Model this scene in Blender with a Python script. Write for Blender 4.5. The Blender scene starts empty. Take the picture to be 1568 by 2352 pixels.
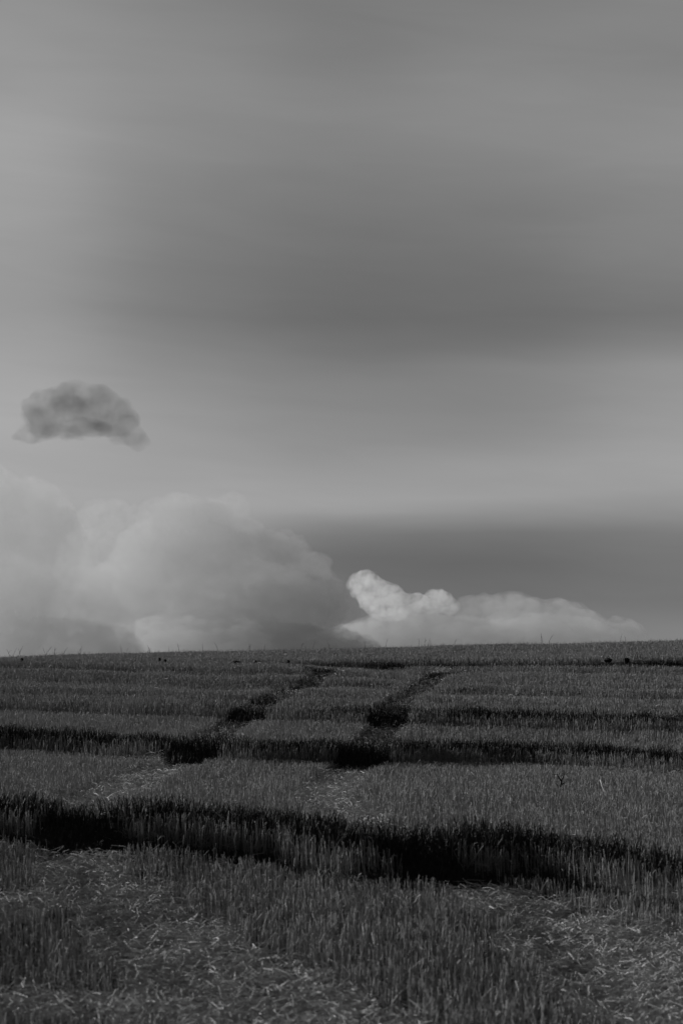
import bpy, bmesh, math, random
import numpy as np
from mathutils import Vector

R = math.radians
random.seed(7)
rng = np.random.default_rng(11)
scene = bpy.context.scene
C = scene.collection

# ------------------------------------------------------------------ camera
PITCH = 4.1
LENS, SENSOR = 85.0, 24.0
F = LENS / SENSOR            # focal length in picture widths
cam = bpy.data.cameras.new('camera')
cam.lens = LENS
cam.sensor_fit = 'HORIZONTAL'
cam.sensor_width = SENSOR
cam.clip_end = 30000
cam.dof.use_dof = True
cam.dof.focus_distance = 33.0
cam.dof.aperture_fstop = 5.0
camo = bpy.data.objects.new('camera', cam)
camo.rotation_euler = (R(90 + PITCH), 0, 0)
C.objects.link(camo)
scene.camera = camo

# survey of the photograph: picture coordinates in a 1568 x 2352 frame -> direction
W, H = 1568.0, 2352.0
FP = F * W
def direction(px, py):
    x = (px - W / 2) / FP
    u = (H / 2 - py) / FP
    c, s = math.cos(R(PITCH)), math.sin(R(PITCH))
    return np.array([x, c - s * u, s + c * u])      # x, y forward, z up
def slopes(px, py):
    d = direction(px, py)
    return d[0] / d[1], d[2] / d[1]
def elev(py):
    return math.degrees(math.atan(slopes(W / 2, py)[1]))
def azim(px):
    return math.degrees(math.atan((px - W / 2) / FP))

# ------------------------------------------------------------------ noise
class Noise2:
    def __init__(self, seed, n=256):
        self.t = np.random.default_rng(seed).random((n, n)); self.n = n
    def __call__(self, x, y):
        x = np.asarray(x, float); y = np.asarray(y, float)
        xi = np.floor(x).astype(int); yi = np.floor(y).astype(int)
        fx = x - xi; fy = y - yi
        fx = fx * fx * (3 - 2 * fx); fy = fy * fy * (3 - 2 * fy)
        n, t = self.n, self.t
        a = t[xi % n, yi % n]; b = t[(xi + 1) % n, yi % n]
        c = t[xi % n, (yi + 1) % n]; d = t[(xi + 1) % n, (yi + 1) % n]
        return (a * (1 - fx) + b * fx) * (1 - fy) + (c * (1 - fx) + d * fx) * fy * 1.0
    def fbm(self, x, y, o=4):
        s, a, tot = 0, 1.0, 0
        for k in range(o):
            s = s + a * self(x * 2 ** k + 17.3 * k, y * 2 ** k + 5.1 * k); tot += a; a *= .5
        return s / tot
N1, N2, N3, N4 = Noise2(1), Noise2(2), Noise2(3), Noise2(4)

def sstep(a, b, x):
    t = np.clip((x - a) / (b - a), 0, 1)
    return t * t * (3 - 2 * t)

# ------------------------------------------------------------------ terrain: a rising field with shallow banks facing the camera
CS_D = [0, 10, 14, 19, 24, 28, 36, 47, 56, 80]
CS_V = [-.02, -.03, -.055, -.066, -.055, -.042, -.026, .003, .026, .034]
def cross(d):
    return np.interp(d, CS_D, CS_V)
TIP = .17
ZA, ZB, ZC, ZD, ZE = -1.11, -.80, -.42, .42, .75     # heights of the bank lips and the crest
def lip_from(pts, zlip, dguess, tip):
    xs, ds = [], []
    for px, py in pts:
        sx, sz = slopes(px, py)
        d = dguess
        for _ in range(30):
            d = .5 * d + .5 * (zlip + tip) / (sz - float(cross(d)) * sx)
        xs.append(sx * d); ds.append(d)
    return xs, ds
LA = lip_from([(-300, 1828), (0, 1840), (200, 1856), (400, 1862), (620, 1880), (780, 1905), (1000, 1915),
               (1200, 1922), (1400, 1950), (1568, 1978), (1800, 2015)], ZA, 18, .06)
LB = lip_from([(-300, 1664), (0, 1675), (200, 1682), (400, 1693), (600, 1700), (800, 1703), (1000, 1704),
               (1200, 1708), (1400, 1717), (1568, 1730), (1800, 1750)], ZB, 28, .10)
LCx, LCd = [-9, -5.5, -2, 0, 2, 5, 9], [37.6, 37.0, 36.4, 36.0, 35.8, 35.0, 34.2]
LDx, LDd = [-12, -6, -3, 0, 3, 7, 12], [46.5, 47.0, 47.4, 47.7, 47.4, 47.0, 46.6]
def lips(x):
    a = np.interp(x, *LA); b = np.interp(x, *LB)
    c = np.interp(x, LCx, LCd); d = np.interp(x, LDx, LDd)
    w = (N1.fbm(x * .7 + 40, x * 0 + 3, 3) - .5)
    return a + w * .14, b + w * .3, c + w * .5, d + w * .4
def terrain(x, d, detail=True):
    x = np.asarray(x, float); d = np.asarray(d, float)
    a, b, c, e = lips(np.clip(x, -14, 14))
    crest = 55 + 0 * x
    P = [(-6000 + 0 * x, -40), (-60 + 0 * x, -3.2), (0 * x, -1.86), (8 + 0 * x, -1.72), (11 + 0 * x, -1.665),
         (a - 1.35, -1.35 + .06 * sstep(1, 3, x) + .05 * (1 - sstep(-1.6, -.2, x))), (a, ZA), (b - 1.2, -1.0), (b, ZB), (c - 1.0, -.60 + .03 * (1 - sstep(-4, 1, x))), (c, ZC),
         (e - .5, .27 + .09 * (1 - sstep(-1.5, 1.0, x))), (e, ZD), (crest, ZE), (crest + 6, ZE + .02), (crest + 16, ZE - .6), (crest + 60, -9), (crest + 400, -45), (9000 + 0 * x, -60)]
    z = np.full(np.broadcast(x, d).shape, -60.0)
    risers = {5, 7, 9, 11}
    for i in range(len(P) - 1):
        p0, z0 = P[i]; p1, z1 = P[i + 1]
        t = np.clip((d - p0) / (p1 - p0), 0, 1)
        if i in risers:
            t = t + (t * t * (3 - 2 * t) - t) * .5
        m = (d >= p0) & (d < p1)
        z = np.where(m, z0 + (z1 - z0) * t, z)
    far = sstep(60, 200, np.abs(d - 25)) + sstep(20, 120, np.abs(x))
    z = z + cross(d) * np.clip(x, -60, 60) * (1 - np.clip(far, 0, 1) * .5)
    # crest falls off a little past the right-hand summit
    z = z - .06 * sstep(3.0, 7.5, np.interp(d, [40, 55], [0, 1]) * 1.0 * (x - 3.2))
    if detail:
        z = z + (N2.fbm(x * .35, d * .22, 3) - .5) * .10 * sstep(8, 12, d)
        z = z + (N3.fbm(x * 3, d * 3, 3) - .5) * .045
        # faint ripples of the upper slope and hollows in the tracks
        w = d + .25 * x + (N1.fbm(x * .5, d * .1, 2) - .5) * 3
        z = z + (N4.fbm(w * .9, x * .06, 2) - .5) * .14 * sstep(36.5, 39, d) * (1 - sstep(47, 49, d))
        for hx, hd, hr in PITS:
            z = z - .02 * np.exp(-((x - hx) / (hr * .8)) ** 2 - ((d - hd) / (hr * 1.6)) ** 2)
    return z
PITS = []
def ray(px, py, extra=0.0):
    """the point of the field seen at a place of the photograph"""
    sx, sz = slopes(px, py)
    d = np.arange(8, 75, .01)
    hit = np.nonzero(terrain(sx * d, d, False) + extra >= sz * d)[0]
    k = hit[0] if len(hit) else len(d) - 1
    return sx * d[k], d[k]

for px, py, r in [(1000, 1556, .36), (735, 1550, .32), (905, 1632, .28), (605, 1617, .22), (838, 1730, .30), (450, 1720, .30)]:
    hx, hd = ray(px, py); PITS.append((hx, hd, r))
# wheel tracks, surveyed along their middle
TL = [(765, 1540, .42), (690, 1588, .46), (610, 1618, .50), (540, 1665, .50), (470, 1712, .52), (350, 1778, .52), (240, 1835, .52),
      (185, 1880, .50), (192, 2000, .60), (290, 2078, .68), (390, 2175, .82), (520, 2245, .98), (660, 2320, 1.1), (760, 2400, 1.1)]
TR = [(1018, 1540, .42), (985, 1572, .46), (915, 1622, .50), (880, 1680, .52), (840, 1728, .54), (772, 1795, .56), (735, 1850, .56),
      (880, 1935, .56), (1040, 2030, .50), (1210, 2095, .75), (1370, 2180, 1.0), (1500, 2265, 1.1), (1620, 2350, 1.1)]
def plan(tr):
    out = []
    for px, py, w in tr:
        x, d = ray(px, min(py, 2380))
        out.append((x, d, w))
    return out
PL, PR = plan(TL), plan(TR)
print('LA', np.round(LA, 2).tolist()); print('LB', np.round(LB, 2).tolist()); print('PL', [(round(a, 2), round(b, 1)) for a, b, _ in PL]); print('PR', [(round(a, 2), round(b, 1)) for a, b, _ in PR])
def dist_track(x, d, P):
    best = np.full(x.shape, 9.0)
    for (x0, d0, w0), (x1, d1, w1) in zip(P[:-1], P[1:]):
        vx, vd = x1 - x0, d1 - d0
        L = vx * vx + vd * vd + 1e-9
        t = np.clip(((x - x0) * vx + (d - d0) * vd) / L, 0, 1)
        r = np.hypot(x - x0 - t * vx, d - d0 - t * vd) / ((w0 + (w1 - w0) * t) * .5)
        best = np.minimum(best, r)
    return best
# flattened patches away from the tracks (x, d, radius across, radius along)
PATCH = []
for px, py, rx, rd in [(1480, 2300, .42, .8), (430, 2340, .5, .35), (90, 2320, .4, .35),
                       (130, 2040, .18, .5), (30, 2090, .25, .35), (1350, 2160, .35, .6), 
                       (1540, 1790, .5, .25), (860, 1760, .3, .3), (330, 1748, .5, .35)]:
    x, d = ray(px, py); PATCH.append((x, d, rx, rd))
def flat_mask(x, d):
    """1 where the straw lies flat (wheel tracks and trampled patches), 0 where it stands"""
    n = (N4.fbm(x * 3.1, d * 2.0, 3) - .5) * 1.1 + (N1(x * 9, d * 6) - .5) * .5
    r = np.minimum(dist_track(x, d, PL), dist_track(x, d, PR)) - n * sstep(18, 23, d) * .6
    for cx, cd, rx, rd in PATCH:
        r = np.minimum(r, np.hypot((x - cx) / rx, (d - cd) / rd))
    return 1 - sstep(.85, 1.15, r + n)

# ------------------------------------------------------------------ materials
def mat(name):
    m = bpy.data.materials.new(name); m.use_nodes = True
    nt = m.node_tree; nt.nodes.clear()
    out = nt.nodes.new('ShaderNodeOutputMaterial')
    return m, nt, out
def node(nt, t, **kw):
    n = nt.nodes.new(t)
    for k, v in kw.items(): setattr(n, k, v)
    return n
def math_node(nt, op, a, b=None, c=None, clamp=False):
    n = nt.nodes.new('ShaderNodeMath'); n.operation = op; n.use_clamp = clamp
    for i, v in enumerate((a, b, c)):
        if v is None: continue
        if isinstance(v, (int, float)): n.inputs[i].default_value = v
        else: nt.links.new(v, n.inputs[i])
    return n.outputs[0]

def straw_material(name, lo, hi, trans):
    m, nt, out = mat(name)
    at = node(nt, 'ShaderNodeAttribute', attribute_name='tone')
    mix = node(nt, 'ShaderNodeMix', data_type='RGBA')
    nt.links.new(at.outputs['Fac'], mix.inputs['Factor'])
    mix.inputs[6].default_value = (lo, lo, lo, 1); mix.inputs[7].default_value = (hi, hi, hi, 1)
    d = node(nt, 'ShaderNodeBsdfDiffuse'); t = node(nt, 'ShaderNodeBsdfTranslucent'); g = node(nt, 'ShaderNodeBsdfGlossy')
    g.inputs['Roughness'].default_value = .45; g.inputs['Color'].default_value = (.5, .5, .5, 1)
    nt.links.new(mix.outputs[2], d.inputs['Color']); nt.links.new(mix.outputs[2], t.inputs['Color'])
    s1 = node(nt, 'ShaderNodeMixShader'); s1.inputs[0].default_value = trans
    nt.links.new(d.outputs[0], s1.inputs[1]); nt.links.new(t.outputs[0], s1.inputs[2])
    s2 = node(nt, 'ShaderNodeMixShader'); s2.inputs[0].default_value = .012
    nt.links.new(s1.outputs[0], s2.inputs[1]); nt.links.new(g.outputs[0], s2.inputs[2])
    nt.links.new(s2.outputs[0], out.inputs['Surface'])
    return m
M_STUB = straw_material('stubble straw', .21, .31, .45)
M_LITTER = straw_material('flattened straw', .2, .58, .3)
M_DARK_TUFT = straw_material('dark bank grass', .022, .05, .25)  # dark blades added to make the bands along the banks dark
M_STEM = straw_material('dry stem', .04, .08, .2)
M_WEED = straw_material('dead weed', .015, .03, .1)

m, nt, out = mat('field soil')
tc = node(nt, 'ShaderNodeTexCoord')
n1 = node(nt, 'ShaderNodeTexNoise'); n1.inputs['Scale'].default_value = 7; n1.inputs['Detail'].default_value = 8
n2 = node(nt, 'ShaderNodeTexNoise'); n2.inputs['Scale'].default_value = 60; n2.inputs['Detail'].default_value = 4
nt.links.new(tc.outputs['Object'], n1.inputs['Vector']); nt.links.new(tc.outputs['Object'], n2.inputs['Vector'])
add = math_node(nt, 'ADD', n1.outputs['Fac'], n2.outputs['Fac'])
rp = node(nt, 'ShaderNodeValToRGB'); rp.color_ramp.elements[0].position = .35; rp.color_ramp.elements[1].position = .75
rp.color_ramp.elements[0].color = (.010, .010, .010, 1); rp.color_ramp.elements[1].color = (.034, .034, .034, 1)
nt.links.new(math_node(nt, 'MULTIPLY', add, .5), rp.inputs[0])
bs = node(nt, 'ShaderNodeBsdfPrincipled'); bs.inputs['Roughness'].default_value = .95; bs.inputs['Specular IOR Level'].default_value = .1
nt.links.new(rp.outputs[0], bs.inputs['Base Color'])
bp = node(nt, 'ShaderNodeBump'); bp.inputs['Strength'].default_value = .6; bp.inputs['Distance'].default_value = .03
nt.links.new(n2.outputs['Fac'], bp.inputs['Height']); nt.links.new(bp.outputs[0], bs.inputs['Normal'])
nt.links.new(bs.outputs[0], out.inputs['Surface'])
M_SOIL = m

# ------------------------------------------------------------------ field sheet
def sheet():
    gx = np.concatenate([-np.geomspace(6000, 14.5, 34), np.arange(-14, 14.01, .13), np.geomspace(14.5, 6000, 34)])
    gy = np.concatenate([-np.geomspace(6000, 2, 24), np.arange(0, 7.9, .4), np.arange(8, 62, .09), np.geomspace(62.4, 8500, 50)])
    X, Y = np.meshgrid(gx, gy)
    Z = terrain(X, Y)
    f = flat_mask(X, Y)
    rut = np.minimum(dist_track(X, Y, PL), dist_track(X, Y, PR))
    Z = Z - (.02 + .03 * sstep(21, 25, Y)) * (1 - sstep(.6, 1.2, rut)) * ((Y > 9) & (Y < 46))
    co = np.stack([X, Y, Z], -1).reshape(-1, 3)
    ny, nx = X.shape
    idx = np.arange(ny * nx).reshape(ny, nx)
    q = np.stack([idx[:-1, :-1], idx[:-1, 1:], idx[1:, 1:], idx[1:, :-1]], -1).reshape(-1, 4)
    return mesh_np('field', co, q, M_SOIL, smooth=True)
def mesh_np(name, co, quads, material, tone=None, smooth=False):
    me = bpy.data.meshes.new(name)
    co = np.asarray(co, np.float32); quads = np.asarray(quads, np.int32)
    k = quads.shape[1]
    me.vertices.add(len(co)); me.vertices.foreach_set('co', co.ravel())
    me.loops.add(quads.size); me.loops.foreach_set('vertex_index', quads.ravel())
    me.polygons.add(len(quads)); me.polygons.foreach_set('loop_start', np.arange(0, quads.size, k, dtype=np.int32))
    me.polygons.foreach_set('use_smooth', np.full(len(quads), smooth))
    if tone is not None:
        a = me.attributes.new('tone', 'FLOAT', 'POINT'); a.data.foreach_set('value', np.asarray(tone, np.float32))
    me.materials.append(material)
    me.update(calc_edges=True)
    o = bpy.data.objects.new(name, me); C.objects.link(o)
    return o
field = sheet(); field['kind'] = 'structure'
field['label'] = 'dark soil of the sloping harvested field'

# ------------------------------------------------------------------ straw
def stalks(base, tip, r, bend, tone, sides=3):
    """tapered three-sided stalks: base and tip (n,3), radius (n,), sideways bend (n,3) of the middle"""
    n = len(base)
    ax = tip - base
    L = np.linalg.norm(ax, axis=1, keepdims=True); ax = ax / L
    ref = np.where(np.abs(ax[:, 2:3]) > .8, np.array([[1., 0, 0]]), np.array([[0, 0, 1.]]))
    u = np.cross(ax, ref); u /= np.linalg.norm(u, axis=1, keepdims=True)
    v = np.cross(ax, u)
    ph = rng.random(n) * 6.283
    rings = []
    tones = []
    for k, (t, s) in enumerate(((0, 1.0), (.55, .95), (1, .8))):
        c = base + (tip - base) * t + bend * (4 * t * (1 - t))
        for j in range(sides):
            a = ph + j * 2 * math.pi / sides
            rings.append(c + (u * np.cos(a)[:, None] + v * np.sin(a)[:, None]) * (r * s)[:, None])
            tones.append(tone * (1, 1, 1.0)[k])
    co = np.stack(rings, 1)                # n, 3*sides, 3
    tn = np.stack(tones, 1)
    q = []
    for k in range(2):
        for j in range(sides):
            q.append([k * sides + j, k * sides + (j + 1) % sides, (k + 1) * sides + (j + 1) % sides, (k + 1) * sides + j])
    q = np.array(q)
    m = 3 * sides
    Q = (q[None] + (np.arange(n) * m)[:, None, None]).reshape(-1, 4)
    return co.reshape(-1, 3), Q, tn.reshape(-1)

def region(density):
    """random points over the part of the field that the camera and its neighbours can see"""
    n = int(density * 56 * 26)
    d = rng.uniform(9.0, 66, n); x = rng.uniform(-13, 13, n)
    k = np.abs(x) < .16 * d + 1.3
    return x[k], d[k]

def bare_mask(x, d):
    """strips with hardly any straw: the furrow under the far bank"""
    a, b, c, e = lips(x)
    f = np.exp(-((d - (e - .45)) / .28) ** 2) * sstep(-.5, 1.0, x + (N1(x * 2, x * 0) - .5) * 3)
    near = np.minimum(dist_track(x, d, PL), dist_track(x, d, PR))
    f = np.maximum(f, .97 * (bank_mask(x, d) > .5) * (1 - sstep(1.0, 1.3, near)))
    t, low = tuft_mask(x, d)
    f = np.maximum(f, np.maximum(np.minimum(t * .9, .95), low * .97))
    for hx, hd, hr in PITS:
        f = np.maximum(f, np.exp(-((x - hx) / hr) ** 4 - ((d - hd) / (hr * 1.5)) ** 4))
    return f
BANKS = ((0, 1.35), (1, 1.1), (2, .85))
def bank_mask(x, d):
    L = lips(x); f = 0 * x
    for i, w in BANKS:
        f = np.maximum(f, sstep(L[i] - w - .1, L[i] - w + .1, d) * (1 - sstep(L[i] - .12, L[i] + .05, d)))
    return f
def tuft_mask(x, d):
    """strips of dark grass: added to darken the lip of every bank, and short at the foot of the near one"""
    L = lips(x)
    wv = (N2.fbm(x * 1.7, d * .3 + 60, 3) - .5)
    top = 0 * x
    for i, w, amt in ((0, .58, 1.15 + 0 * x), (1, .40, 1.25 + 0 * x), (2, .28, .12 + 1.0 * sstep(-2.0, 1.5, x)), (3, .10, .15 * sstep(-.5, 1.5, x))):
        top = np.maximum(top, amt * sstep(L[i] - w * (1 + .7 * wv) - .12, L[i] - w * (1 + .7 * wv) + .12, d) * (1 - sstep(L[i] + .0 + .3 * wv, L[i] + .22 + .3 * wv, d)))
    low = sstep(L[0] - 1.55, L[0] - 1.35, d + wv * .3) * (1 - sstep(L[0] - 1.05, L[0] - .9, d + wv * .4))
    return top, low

def build_stubble():
    x, d = region(1000)
    k = rng.random(len(x)) < np.interp(d, [10, 22, 34], [1, .95, 1])
    x, d = x[k], d[k]
    # stalks of one plant stand together
    n = len(x)
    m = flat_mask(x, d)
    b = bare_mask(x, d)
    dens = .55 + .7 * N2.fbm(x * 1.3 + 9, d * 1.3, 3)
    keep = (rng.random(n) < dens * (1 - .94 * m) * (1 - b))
    x, d, m = x[keep], d[keep], m[keep]; n = len(x)
    g = rng.normal(0, .012, (2, n))
    hgt = np.interp(d, [10, 22, 30, 45], [.84, .92, .84, .66]) * (.105 + .05 * N3.fbm(x * .8, d * .5 + 31, 3)) * rng.uniform(.72, 1.15, n)
    a, bb, c, e = lips(x)
    hgt *= 1 - .5 * m
    hgt *= 1 + .38 * bank_mask(x, d)
    tall = rng.random(n) < np.where(d > 52, .035, .006)
    hgt[tall] *= rng.uniform(1.15, 1.7, tall.sum())
    z = terrain(x, d) - .01
    base = np.stack([x, d, z], 1)
    lean = rng.normal(0, .06, (n, 2)) + np.stack([(N1.fbm(x * .9, d * .9, 2) - .5) * .14, (N4.fbm(x * .9, d * .9, 2) - .5) * .2], 1)
    br = rng.random(n) < .07
    lean[br] += rng.normal(0, .55, (br.sum(), 2))
    tip = base + np.stack([lean[:, 0], lean[:, 1], np.ones(n)], 1) * hgt[:, None]
    r = rng.uniform(.0016, .0030, n) * np.interp(d, [10, 30, 55], [.9, 1.0, 1.2])
    bend = rng.normal(0, .004, (n, 3)); bend[:, 2] = 0
    tone = np.clip(rng.beta(2, 2.6, n), 0, 1)
    A = stalks(base, tip, r, bend, tone)
    # dry leaf blades hanging from part of the stalks
    k = rng.random(n) < .22
    nb = k.sum()
    t = rng.uniform(.25, .9, nb)[:, None]
    p0 = base[k] * (1 - t) + tip[k] * t
    an = rng.uniform(0, 6.283, nb); ln = rng.uniform(.04, .11, nb)
    p2 = p0 + np.stack([np.cos(an) * ln * .6, np.sin(an) * ln * .6, rng.uniform(-.6, .8, nb) * ln], 1)
    B = stalks(p0, p2, rng.uniform(.0014, .003, nb), rng.normal(0, .006, (nb, 3)) + np.array([0, 0, .012]), np.clip(tone[k] + .1, 0, 1))
    co = np.concatenate([A[0], B[0]]); q = np.concatenate([A[1], B[1] + len(A[0])]); tn = np.concatenate([A[2], B[2]])
    print('stubble', n, nb)
    o = mesh_np('stubble', co, q, M_STUB, tn)
    o['kind'] = 'stuff'; o['label'] = 'standing straw stubble covering the sloping field'; o['category'] = 'stubble'
build_stubble()

def build_litter():
    x, d = region(7500)
    k = rng.random(len(x)) < np.interp(d, [9, 20, 30, 50], [1, .8, .45, .35])
    x, d = x[k], d[k]
    m = flat_mask(x, d); n = len(x)
    tr = np.minimum(dist_track(x, d, PL), dist_track(x, d, PR))
    foot = np.exp(-((d - (lips(x)[1] - 1.25)) / .3) ** 2)
    keep = rng.random(n) < np.maximum(np.maximum(m * np.clip(.25 + 1.2 * N2.fbm(x * 5, d * 3.5, 2), 0, .95), .3 * foot), .012) * (1 - bare_mask(x, d)) * (1 - .97 * bank_mask(x, d) * (tr < 1.5)) * (1 - np.clip(np.maximum(*tuft_mask(x, d)), 0, 1)) * np.where((tr < 1) & (d > 28), .55, 1)
    x, d, m, tr = x[keep], d[keep], m[keep], tr[keep]; n = len(x)
    L = rng.uniform(.03, .13, n)
    an = rng.normal(0, .8, n) + np.where(rng.random(n) < .25, 1.2, 0)
    dx, dd = np.cos(an) * L * .5, np.sin(an) * L * .5
    lift = rng.uniform(.0, .11, n) ** 1.0 * np.where(rng.random(n) < .5, .35, 1)
    r = rng.uniform(.0011, .0024, n) * np.interp(d, [10, 30, 55], [1, 1.1, 1.4])
    sink = np.where((np.minimum(dist_track(x, d, PL), dist_track(x, d, PR)) < .9) & (d < 46) & (d > 9), .018, 0) + np.where((tr < .9) & (d > 24) & (d < 46), .028, 0)
    p0 = np.stack([x - dx, d - dd, terrain(x - dx, d - dd) - sink + .006 + lift * rng.uniform(.2, 1, n)], 1)
    p1 = np.stack([x + dx, d + dd, terrain(x + dx, d + dd) - sink + .006 + lift * rng.uniform(.2, 1, n)], 1)
    bend = rng.normal(0, .003, (n, 3)); bend[:, 2] = np.abs(bend[:, 2])
    tone = rng.beta(2, 2.2, n)
    co, q, tn = stalks(p0, p1, r, bend, tone)
    print('litter', n)
    o = mesh_np('straw_litter', co, q, M_LITTER, tn)
    o['kind'] = 'stuff'; o['label'] = 'flattened straw lying in the wheel tracks'; o['category'] = 'straw'
build_litter()

def build_tufts():
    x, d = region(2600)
    top, low = tuft_mask(x, d)
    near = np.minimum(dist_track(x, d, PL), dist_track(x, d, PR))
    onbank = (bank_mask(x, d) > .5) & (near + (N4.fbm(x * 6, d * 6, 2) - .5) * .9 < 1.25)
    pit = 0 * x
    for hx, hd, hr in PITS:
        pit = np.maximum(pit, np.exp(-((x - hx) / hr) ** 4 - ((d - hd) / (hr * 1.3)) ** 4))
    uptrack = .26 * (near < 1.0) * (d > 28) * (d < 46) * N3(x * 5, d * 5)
    short = np.maximum(np.maximum(np.maximum(low, pit * .8), onbank * .9), uptrack)  # short dark blades also darken the pits and wheel tracks
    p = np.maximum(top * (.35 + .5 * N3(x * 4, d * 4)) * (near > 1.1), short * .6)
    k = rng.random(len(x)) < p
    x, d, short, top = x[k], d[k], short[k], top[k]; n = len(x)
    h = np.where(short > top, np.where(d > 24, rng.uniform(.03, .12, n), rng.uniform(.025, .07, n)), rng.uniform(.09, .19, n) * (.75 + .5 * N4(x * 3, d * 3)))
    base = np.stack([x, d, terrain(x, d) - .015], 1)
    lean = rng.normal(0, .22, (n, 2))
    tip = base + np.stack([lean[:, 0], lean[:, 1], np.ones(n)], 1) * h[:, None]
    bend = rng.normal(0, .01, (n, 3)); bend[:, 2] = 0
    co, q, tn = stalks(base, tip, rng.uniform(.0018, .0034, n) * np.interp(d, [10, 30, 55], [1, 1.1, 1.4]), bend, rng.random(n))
    print('tufts', n)
    o = mesh_np('darkening_tufts', co, q, M_DARK_TUFT, tn)
    o['kind'] = 'stuff'; o['label'] = 'dark grass added in strips to darken the low banks of the field'; o['category'] = 'tufts'
build_tufts()

# ------------------------------------------------------------------ single things in the field
def tube_bm(bm, pts, radii, sides=5):
    prev = None
    for i, (p, r) in enumerate(zip(pts, radii)):
        p = Vector(p)
        q = Vector(pts[min(i + 1, len(pts) - 1)]) - Vector(pts[max(i - 1, 0)])
        q.normalize()
        u = q.orthogonal().normalized(); v = q.cross(u)
        ring = [bm.verts.new(p + (u * math.cos(k * 6.2832 / sides) + v * math.sin(k * 6.2832 / sides)) * r) for k in range(sides)]
        if prev:
            for k in range(sides):
                bm.faces.new((prev[k], prev[(k + 1) % sides], ring[(k + 1) % sides], ring[k]))
        else:
            bm.faces.new(ring[::-1])
        prev = ring
    bm.faces.new(prev)
def obj_bm(name, bm, material, loc=(0, 0, 0), smooth=True):
    me = bpy.data.meshes.new(name); bm.to_mesh(me); bm.free()
    me.materials.append(material)
    for p in me.polygons: p.use_smooth = smooth
    o = bpy.data.objects.new(name, me); o.location = loc; C.objects.link(o)
    return o
def tag(o, label, cat, group=None):
    o['label'] = label; o['category'] = cat
    if group: o['group'] = group
    return o

# thin dry stems that stand above the stubble along the skyline (full-size photo column, height above the stubble in photo pixels)
STEMS = [(41, 15), (48, 17), (68, 28), (78, 16), (166, 22), (171, 18), (200, 18), (227, 18), (284, 22), (296, 13), (446, 22), (457, 11),
         (548, 14), (553, 20), (621, 12), (658, 18), (743, 14), (802, 18), (914, 18), (918, 12), (966, 12), (1102, 11), (1144, 12),
         (1207, 10), (1336, 12), (1410, 16), (1533, 18), (1552, 18), (1565, 17), (1576, 12), (1660, 10), (1979, 24), (1987, 20), (2005, 20), (2268, 16), (2290, 8)]
for i, (fx, h) in enumerate(STEMS):
    d = 58 + random.uniform(-1.5, 1.0)
    x = (fx - 1250) / (FP / W * 2500) * d
    z = float(terrain(x, d))
    hh = .19 + h * 1.05 / (FP / W * 2500) * d * 1.0
    lx, ly = random.gauss(0, .12), random.gauss(0, .1)
    if fx in (48, 68, 166, 227, 284, 457, 2005): lx = .3 + random.uniform(0, .2)
    if fx in (41, 802): lx = -.35
    bm = bmesh.new()
    pts = [(lx * hh * t * t, ly * hh * t * t, hh * t) for t in (0, .35, .7, 1)]
    tube_bm(bm, pts, [.0045, .004, .0035, .002])
    if i % 3 == 0:     # a short side leaf
        p = Vector(pts[2]); tube_bm(bm, [p, p + Vector((.03, 0, .05)), p + Vector((.07, .01, .06))], [.003, .003, .001], 4)
    o = obj_bm('dry_stem', bm, M_STEM, (x, d, z))
    tag(o, 'thin dry stem standing above the stubble on the skyline', 'stem', 'dry stems along the skyline')

# clods of dark soil lying under the far bank
def clod(fx, fy, w, h, label, seed):
    px, py = fx * W / 2500, fy * H / 3750
    x, d = ray(px, py, .12)
    rr = random.Random(seed)
    bm = bmesh.new()
    bmesh.ops.create_icosphere(bm, subdivisions=3, radius=1)
    nz = Noise2(seed)
    for v in bm.verts:
        c = v.co.copy()
        k = 1 + .9 * (float(nz.fbm(c.x * 1.6 + 7 + c.z, c.y * 1.6 + 3 - c.z * .7, 3)) - .5)
        v.co = Vector((c.x * w * .5 * k, c.y * w * .4 * k, c.z * h * .5 * k + h * .3))
    o = obj_bm('soil_clod', bm, M_SOIL, (x, d, float(terrain(x, d)) + .07), smooth=False)
    o.rotation_euler.z = rr.uniform(0, 6)
    tag(o, label, 'clod', 'dark clods of soil in the stubble')
clod(80, 2422, .06, .07, 'small dark clod of soil near the left edge below the skyline', 3)
clod(584, 2414, .075, .10, 'round dark clod of soil, larger one of a close pair left of the wheel tracks', 4)
clod(605, 2415, .055, .06, 'smaller dark clod of soil beside the round one left of the wheel tracks', 5)
clod(862, 2421, .24, .06, 'long flat dark clod of soil in the far stubble', 6)
clod(935, 2425, .08, .08, 'dark clod of soil at the right end of the long flat one', 7)
clod(1055, 2415, .07, .06, 'lone dark clod of soil above the left wheel track', 8)
clod(2226, 2420, .18, .09, 'broad dark heap of soil in the furrow on the far right', 9)
clod(2294, 2424, .10, .10, 'upright dark lump of soil in the furrow beside the broad heap', 10)

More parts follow.
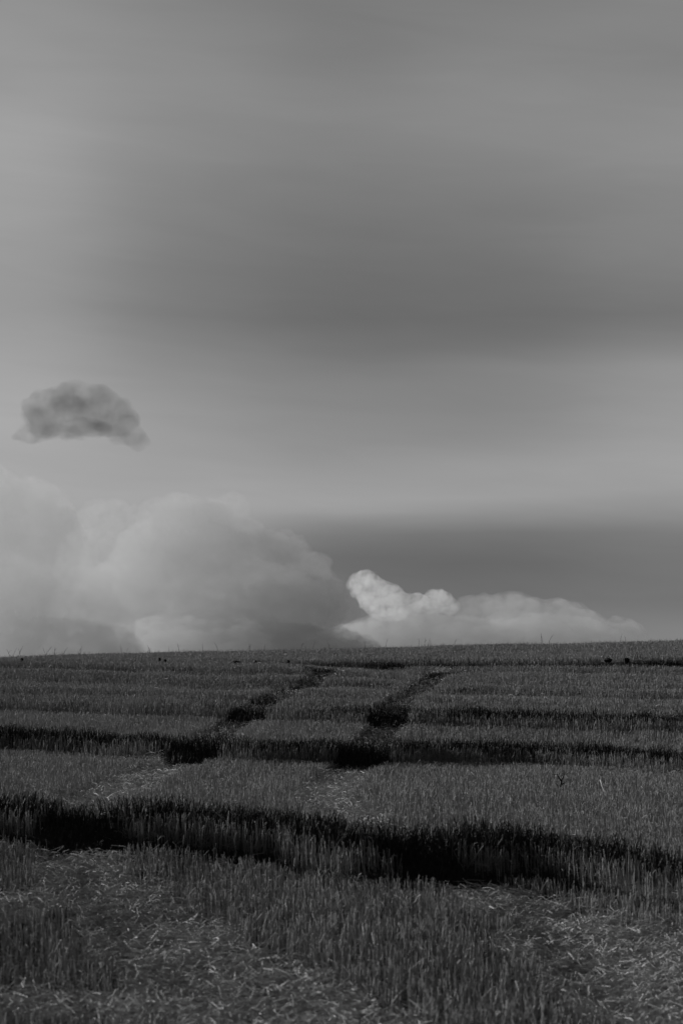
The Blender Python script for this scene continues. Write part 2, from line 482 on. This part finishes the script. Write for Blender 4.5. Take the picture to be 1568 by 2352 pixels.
# dead weed
x, d = ray(1285, 1812, .05)
bm = bmesh.new()
tube_bm(bm, [(0, 0, -.05), (.01, 0, .08), (.02, 0, .15), (.05, .01, .21), (.06, .01, .25)], [.012, .013, .011, .008, .003])
tube_bm(bm, [(.02, 0, .14), (-.01, .01, .20), (-.03, .01, .235), (-.09, .02, .235)], [.010, .009, .007, .003])
tube_bm(bm, [(.0, 0, .05), (-.035, 0, .10), (-.05, .01, .12)], [.010, .009, .004])
tube_bm(bm, [(.01, 0, .09), (.05, 0, .12), (.07, .02, .125)], [.009, .007, .003])
for k in range(5):
    a = k * 1.26
    tube_bm(bm, [(0, 0, .02), (.04 * math.cos(a), .04 * math.sin(a), .06), (.075 * math.cos(a), .075 * math.sin(a), .05)], [.010, .014, .002])
bmesh.ops.scale(bm, vec=(.85, .85, .8), verts=bm.verts)
tag(obj_bm('dead_weed', bm, M_WEED, (x, d, float(terrain(x, d)) + .02)), 'dark dead weed with forked stem standing in the stubble', 'weed')
# one pale bent straw
x, d = ray(1383, 1822, .1)
bm = bmesh.new()
tube_bm(bm, [(.06, 0, 0), (.03, 0, .08), (0, 0, .15), (-.02, 0, .22)], [.006, .007, .007, .005])
o = tag(obj_bm('straw_stalk', bm, M_LITTER, (x, d, float(terrain(x, d)) + .03)), 'pale bent straw stalk sticking out of the stubble right of the dead weed', 'straw')
a = o.data.attributes.new('tone', 'FLOAT', 'POINT'); a.data.foreach_set('value', [1.0] * len(o.data.vertices))

# ------------------------------------------------------------------ light
EXPO = 1.0
SUN_EL, SUN_AZ = 14.0, -52.0          # degrees; azimuth from the view direction, negative to the left
sun = bpy.data.lights.new('sun', 'SUN'); sun.energy = 5.0; sun.angle = R(3); sun.color = (1, 1, 1)
suno = bpy.data.objects.new('sun', sun)
sd = Vector((math.sin(R(SUN_AZ)) * math.cos(R(SUN_EL)), math.cos(R(SUN_AZ)) * math.cos(R(SUN_EL)), math.sin(R(SUN_EL))))
suno.rotation_euler = sd.to_track_quat('Z', 'Y').to_euler(); suno.location = sd * 50
C.objects.link(suno)

world = bpy.data.worlds.new('World'); scene.world = world; world.use_nodes = True
nt = world.node_tree; nt.nodes.clear()
wo = node(nt, 'ShaderNodeOutputWorld'); bg = node(nt, 'ShaderNodeBackground'); bg.inputs['Strength'].default_value = .1 * 2 ** -EXPO
nt.links.new(bg.outputs[0], wo.inputs['Surface'])
sky = node(nt, 'ShaderNodeTexSky', sky_type='NISHITA'); sky.sun_disc = False
sky.sun_elevation = R(SUN_EL); sky.sun_rotation = R(SUN_AZ); sky.dust_density = 2.0
bw = node(nt, 'ShaderNodeRGBToBW'); nt.links.new(sky.outputs[0], bw.inputs[0])
tc = node(nt, 'ShaderNodeTexCoord')
sep = node(nt, 'ShaderNodeSeparateXYZ'); nt.links.new(tc.outputs['Generated'], sep.inputs[0])
el = math_node(nt, 'MULTIPLY', math_node(nt, 'ARCSINE', sep.outputs[2]), 180 / math.pi)
az = math_node(nt, 'MULTIPLY', math_node(nt, 'ARCTAN2', sep.outputs[0], sep.outputs[1]), 180 / math.pi)
# streaky warp of the cloud layers
comb = node(nt, 'ShaderNodeCombineXYZ')
nt.links.new(math_node(nt, 'MULTIPLY', az, .10), comb.inputs[0]); nt.links.new(math_node(nt, 'MULTIPLY', el, .55), comb.inputs[1])
nz = node(nt, 'ShaderNodeTexNoise'); nz.inputs['Scale'].default_value = 1.0; nz.inputs['Detail'].default_value = 5; nz.inputs['Roughness'].default_value = .5
nt.links.new(comb.outputs[0], nz.inputs['Vector'])
wob = math_node(nt, 'SUBTRACT', nz.outputs['Fac'], .5)
elw = math_node(nt, 'ADD', el, math_node(nt, 'MULTIPLY', wob, .5))
EL0, EL1 = -4.0, 40.0
tel = math_node(nt, 'DIVIDE', math_node(nt, 'SUBTRACT', elw, EL0), EL1 - EL0, clamp=True)
def lin(s):
    s /= 255.0
    return s / 12.92 if s <= .04045 else ((s + .055) / 1.055) ** 2.4
def profile(stops):
    rp = node(nt, 'ShaderNodeValToRGB'); cr = rp.color_ramp; cr.interpolation = 'LINEAR'
    st = [((elev(y * W / 2500) - EL0) / (EL1 - EL0), lin(v)) for y, v in stops]
    st += [((24 - EL0) / (EL1 - EL0), .13), (1.0, .08)]
    st.sort()
    cr.elements[0].position = 0; cr.elements[0].color = (st[0][1],) * 3 + (1,)
    cr.elements[1].position = 1; cr.elements[1].color = (.08, .08, .08, 1)
    for p, v in st[:-1]:
        e = cr.elements.new(p); e.color = (v, v, v, 1)
    nt.links.new(tel, rp.inputs[0])
    return rp.outputs[0]
PROF = [
    (50, [(0, 148), (350, 155), (500, 164), (800, 160), (1000, 155), (1150, 154), (1300, 163), (1500, 171), (1620, 170), (1900, 165), (2400, 150)]),
    (650, [(0, 132), (300, 142), (500, 138), (800, 128), (1000, 122), (1150, 121), (1300, 135), (1500, 150), (1700, 160), (1850, 165), (2000, 150), (2400, 135)]),
    (1250, [(0, 122), (200, 124), (400, 134), (500, 132), (700, 121), (1000, 112), (1160, 106), (1300, 116), (1400, 130), (1550, 138), (1700, 148), (1830, 160), (1875, 157), (1950, 122), (2030, 103), (2100, 107), (2400, 120)]),
    (1850, [(0, 128), (350, 138), (480, 138), (700, 125), (1000, 113), (1160, 108), (1250, 113), (1350, 129), (1500, 133), (1600, 140), (1700, 153), (1830, 158), (1900, 137), (1960, 115), (2070, 103), (2200, 112), (2400, 125)]),
    (2450, [(0, 135), (200, 130), (400, 140), (550, 145), (700, 136), (1000, 128), (1160, 118), (1250, 128), (1350, 148), (1500, 155), (1700, 162), (1800, 160), (1900, 140), (1960, 125), (2050, 119), (2200, 116), (2320, 130), (2400, 133)]),
]
azw = math_node(nt, 'ADD', az, math_node(nt, 'MULTIPLY', wob, 2.0))
num = den = None
for i, (fx, st) in enumerate(PROF):
    b = node(nt, 'ShaderNodeRGBToBW'); nt.links.new(profile(st), b.inputs[0])
    t = math_node(nt, 'DIVIDE', math_node(nt, 'SUBTRACT', azw, azim((fx, fx, fx, fx, fx)[i] * W / 2500)), 2.5)
    if i == 0: t = math_node(nt, 'MAXIMUM', t, 0.0)
    if i == len(PROF) - 1: t = math_node(nt, 'MINIMUM', t, 0.0)
    w = math_node(nt, 'MAXIMUM', math_node(nt, 'EXPONENT', math_node(nt, 'MULTIPLY', math_node(nt, 'MULTIPLY', t, t), -1.0)), 1e-6)
    p = math_node(nt, 'MULTIPLY', w, b.outputs[0])
    num = p if num is None else math_node(nt, 'ADD', num, p)
    den = w if den is None else math_node(nt, 'ADD', den, w)
lay0 = math_node(nt, 'DIVIDE', num, den)
# unseen sky overhead and behind the camera, dimmed to weaken the fill light
back = node(nt, 'ShaderNodeMapRange', interpolation_type='SMOOTHSTEP')
nt.links.new(math_node(nt, 'ABSOLUTE', az), back.inputs[0]); back.inputs[1].default_value = 25; back.inputs[2].default_value = 110
back.inputs[3].default_value = 1.0; back.inputs[4].default_value = .45
lay = math_node(nt, 'MULTIPLY', lay0, back.outputs[0])
comb2 = node(nt, 'ShaderNodeCombineXYZ')
nt.links.new(math_node(nt, 'MULTIPLY', az, .22), comb2.inputs[0])
nt.links.new(math_node(nt, 'ADD', math_node(nt, 'MULTIPLY', el, 1.5), math_node(nt, 'MULTIPLY', az, .12)), comb2.inputs[1])
nz2 = node(nt, 'ShaderNodeTexNoise'); nz2.inputs['Scale'].default_value = 1.0; nz2.inputs['Detail'].default_value = 7; nz2.inputs['Roughness'].default_value = .55
nz2.inputs['Distortion'].default_value = .6
nt.links.new(comb2.outputs[0], nz2.inputs['Vector'])
wob2 = math_node(nt, 'SUBTRACT', nz2.outputs['Fac'], .5)
fine = math_node(nt, 'ADD', 1.0, math_node(nt, 'ADD', math_node(nt, 'MULTIPLY', wob, .10), math_node(nt, 'MULTIPLY', wob2, .14)))
lay = math_node(nt, 'MULTIPLY', math_node(nt, 'MULTIPLY', lay, fine), 10.0)
# a little of the clear sky comes through the layers
tot = math_node(nt, 'ADD', math_node(nt, 'MULTIPLY', lay, .96), math_node(nt, 'MULTIPLY', bw.outputs[0], .01))
cc = node(nt, 'ShaderNodeCombineColor')
for k in range(3): nt.links.new(tot, cc.inputs[k])
nt.links.new(cc.outputs[0], bg.inputs['Color'])

# ------------------------------------------------------------------ clouds: real bodies of vapour a few kilometres off
def volume_material(name, density, aniso, noise=None, albedo=.6):
    m, nt, out = mat(name)
    v = node(nt, 'ShaderNodeVolumePrincipled')
    v.inputs['Color'].default_value = (albedo, albedo, albedo, 1)  # albedo kept below white vapour, in place of shade from the overcast
    v.inputs['Anisotropy'].default_value = aniso
    v.inputs['Density'].default_value = density
    if noise:
        scale, lo, hi = noise
        tc = node(nt, 'ShaderNodeTexCoord'); n = node(nt, 'ShaderNodeTexNoise')
        n.inputs['Scale'].default_value = scale; n.inputs['Detail'].default_value = 6; n.inputs['Roughness'].default_value = .62
        nt.links.new(tc.outputs['Object'], n.inputs['Vector'])
        mr = node(nt, 'ShaderNodeMapRange'); nt.links.new(n.outputs['Fac'], mr.inputs[0])
        mr.inputs[1].default_value = lo; mr.inputs[2].default_value = hi; mr.inputs[4].default_value = density
        nt.links.new(mr.outputs[0], v.inputs['Density'])
    nt.links.new(v.outputs[0], out.inputs['Volume'])
    return m
TEX = {}
def cloud_tex(size, depth=3):
    k = (size, depth)
    if k not in TEX:
        t = bpy.data.textures.new('billow', 'CLOUDS'); t.noise_scale = size; t.noise_depth = depth; t.noise_basis = 'ORIGINAL_PERLIN'
        TEX[k] = t
    return TEX[k]
def cloud(label, D, blobs, material, voxel=2.5, disp=((60, 32), (22, 22), (9, 12)), deep=1.0, fill=1.0):
    """blobs: (column, row, radius across, radius up) in photo pixels, turned into lumps of real size at D metres"""
    rr = random.Random(len(label))
    bm = bmesh.new()
    ctr = Vector(direction(blobs[0][0], blobs[0][1])); ctr *= D / ctr.y
    k = D / FP
    for b in blobs:
        px, py, rx, ry = b[:4]
        p = Vector(direction(px, py)); p *= D / p.y
        res = bmesh.ops.create_icosphere(bm, subdivisions=4, radius=1)
        dy = (b[4] if len(b) > 4 else rr.uniform(-.4, .4) * rx) * k
        for v in res['verts']:
            c = v.co
            v.co = Vector((c.x * rx * k, c.y * rx * k * deep, c.z * ry * k)) + p - ctr + Vector((0, dy, 0))
    o = obj_bm('cloud', bm, material, ctr)
    md = o.modifiers.new('join', 'REMESH'); md.mode = 'VOXEL'; md.voxel_size = voxel; md.use_smooth_shade = True
    for size, st in disp:
        d = o.modifiers.new('billow', 'DISPLACE'); d.texture = cloud_tex(size); d.texture_coords = 'GLOBAL'; d.strength = st; d.mid_level = .5
    md = o.modifiers.new('skin', 'REMESH'); md.mode = 'VOXEL'; md.voxel_size = voxel; md.use_smooth_shade = True
    tag(o, label, 'cloud')
    return o
V_BANK = volume_material('cloud bank vapour', .0085, .3, (.07, .36, .45), .36)
V_LEFT = volume_material('left cloud vapour', .008, .25, (.06, .37, .47), .395)
V_GAP = volume_material('hazy cloud vapour', .006, .25, (.05, .38, .50), .405)
V_PUFF = volume_material('bright cloud vapour', .016, .25, (.07, .36, .56), .66)
V_VEIL = volume_material('thin cloud vapour', .010, .1, (.045, .34, .54), .46)
V_WISP = volume_material('dark scud vapour', .04, .0, (.075, .36, .72), .05)
cloud('grey cloud with a smooth sloping top rising at the left edge of the sky', 2800,
      [(-40, 1235, 150, 170), (65, 1230, 120, 130), (120, 1250, 85, 105), (160, 1300, 70, 100), (-20, 1420, 240, 170), (140, 1430, 170, 160), (60, 1560, 320, 160)], V_LEFT, 2.6)
cloud('large grey billowing cloud with a knobbed top in the middle of the cloud bank', 3250,
      [(410, 1205, 85, 78), (360, 1195, 55, 55), (470, 1215, 80, 75), (532, 1175, 34, 42), (560, 1225, 50, 40), (470, 1310, 170, 130), (380, 1290, 130, 110), (300, 1380, 150, 100),
       (620, 1285, 90, 72), (690, 1325, 80, 60), (745, 1358, 58, 46), (785, 1400, 48, 40), (640, 1400, 160, 70), (540, 1390, 230, 110), (500, 1560, 420, 150)], V_BANK, 2.4)
cloud('pale hazy cloud filling the gap between the two grey clouds', 3900,
      [(245, 1220, 70, 72), (295, 1230, 60, 64), (230, 1300, 110, 95), (310, 1330, 100, 90), (260, 1420, 160, 140), (260, 1540, 200, 120)], V_GAP, 3.2)
cloud('small bright white cloud with a rounded head beside the grey bank', 4200,
      [(838, 1345, 40, 38), (862, 1368, 46, 42), (895, 1374, 40, 32), (905, 1392, 48, 34), (950, 1386, 40, 26), (880, 1400, 40, 22)], V_PUFF, 2.5, ((22, 22), (8, 9)))
cloud('small bright white cloud puff right of the rounded white cloud', 4200,
      [(1005, 1380, 36, 28), (1028, 1392, 30, 22), (985, 1392, 26, 18), (1015, 1368, 16, 14)], V_PUFF, 2.5, ((22, 20), (8, 9)))
cloud('long pale cloud tapering down to the hill crest on the right', 3500,
      [(1110, 1405, 70, 46), (1190, 1405, 80, 44), (1270, 1420, 80, 44), (1340, 1440, 70, 42), (1410, 1462, 80, 44), (1000, 1450, 150, 50), (1200, 1470, 260, 60), (1440, 1482, 60, 34), (1485, 1500, 50, 30), (1200, 1560, 330, 90), (900, 1470, 150, 56), (790, 1500, 140, 60)], V_VEIL, 4.0)
cloud('small dark ragged cloud floating alone above the cloud bank', 1500,
      [(125, 942, 85, 48), (190, 925, 80, 45), (240, 955, 70, 45), (285, 990, 50, 40), (318, 1018, 26, 22), (95, 985, 50, 34), (65, 1000, 42, 24), (170, 990, 105, 26), (75, 930, 30, 22), (160, 905, 60, 24)], V_WISP, 1.5, ((20, 14), (6, 9)), .8)


# ------------------------------------------------------------------ render settings
scene.render.engine = 'CYCLES'
scene.cycles.use_denoising = True; scene.cycles.denoiser = 'OPENIMAGEDENOISE'; scene.cycles.denoising_prefilter = 'ACCURATE'
scene.cycles.max_bounces = 8; scene.cycles.diffuse_bounces = 3; scene.cycles.transmission_bounces = 3
scene.cycles.volume_bounces = 4; scene.cycles.volume_step_rate = .25
scene.cycles.sample_clamp_indirect = 4
scene.view_settings.view_transform = 'Standard'; scene.view_settings.look = 'None'
scene.view_settings.gamma = 1; scene.view_settings.exposure = EXPO
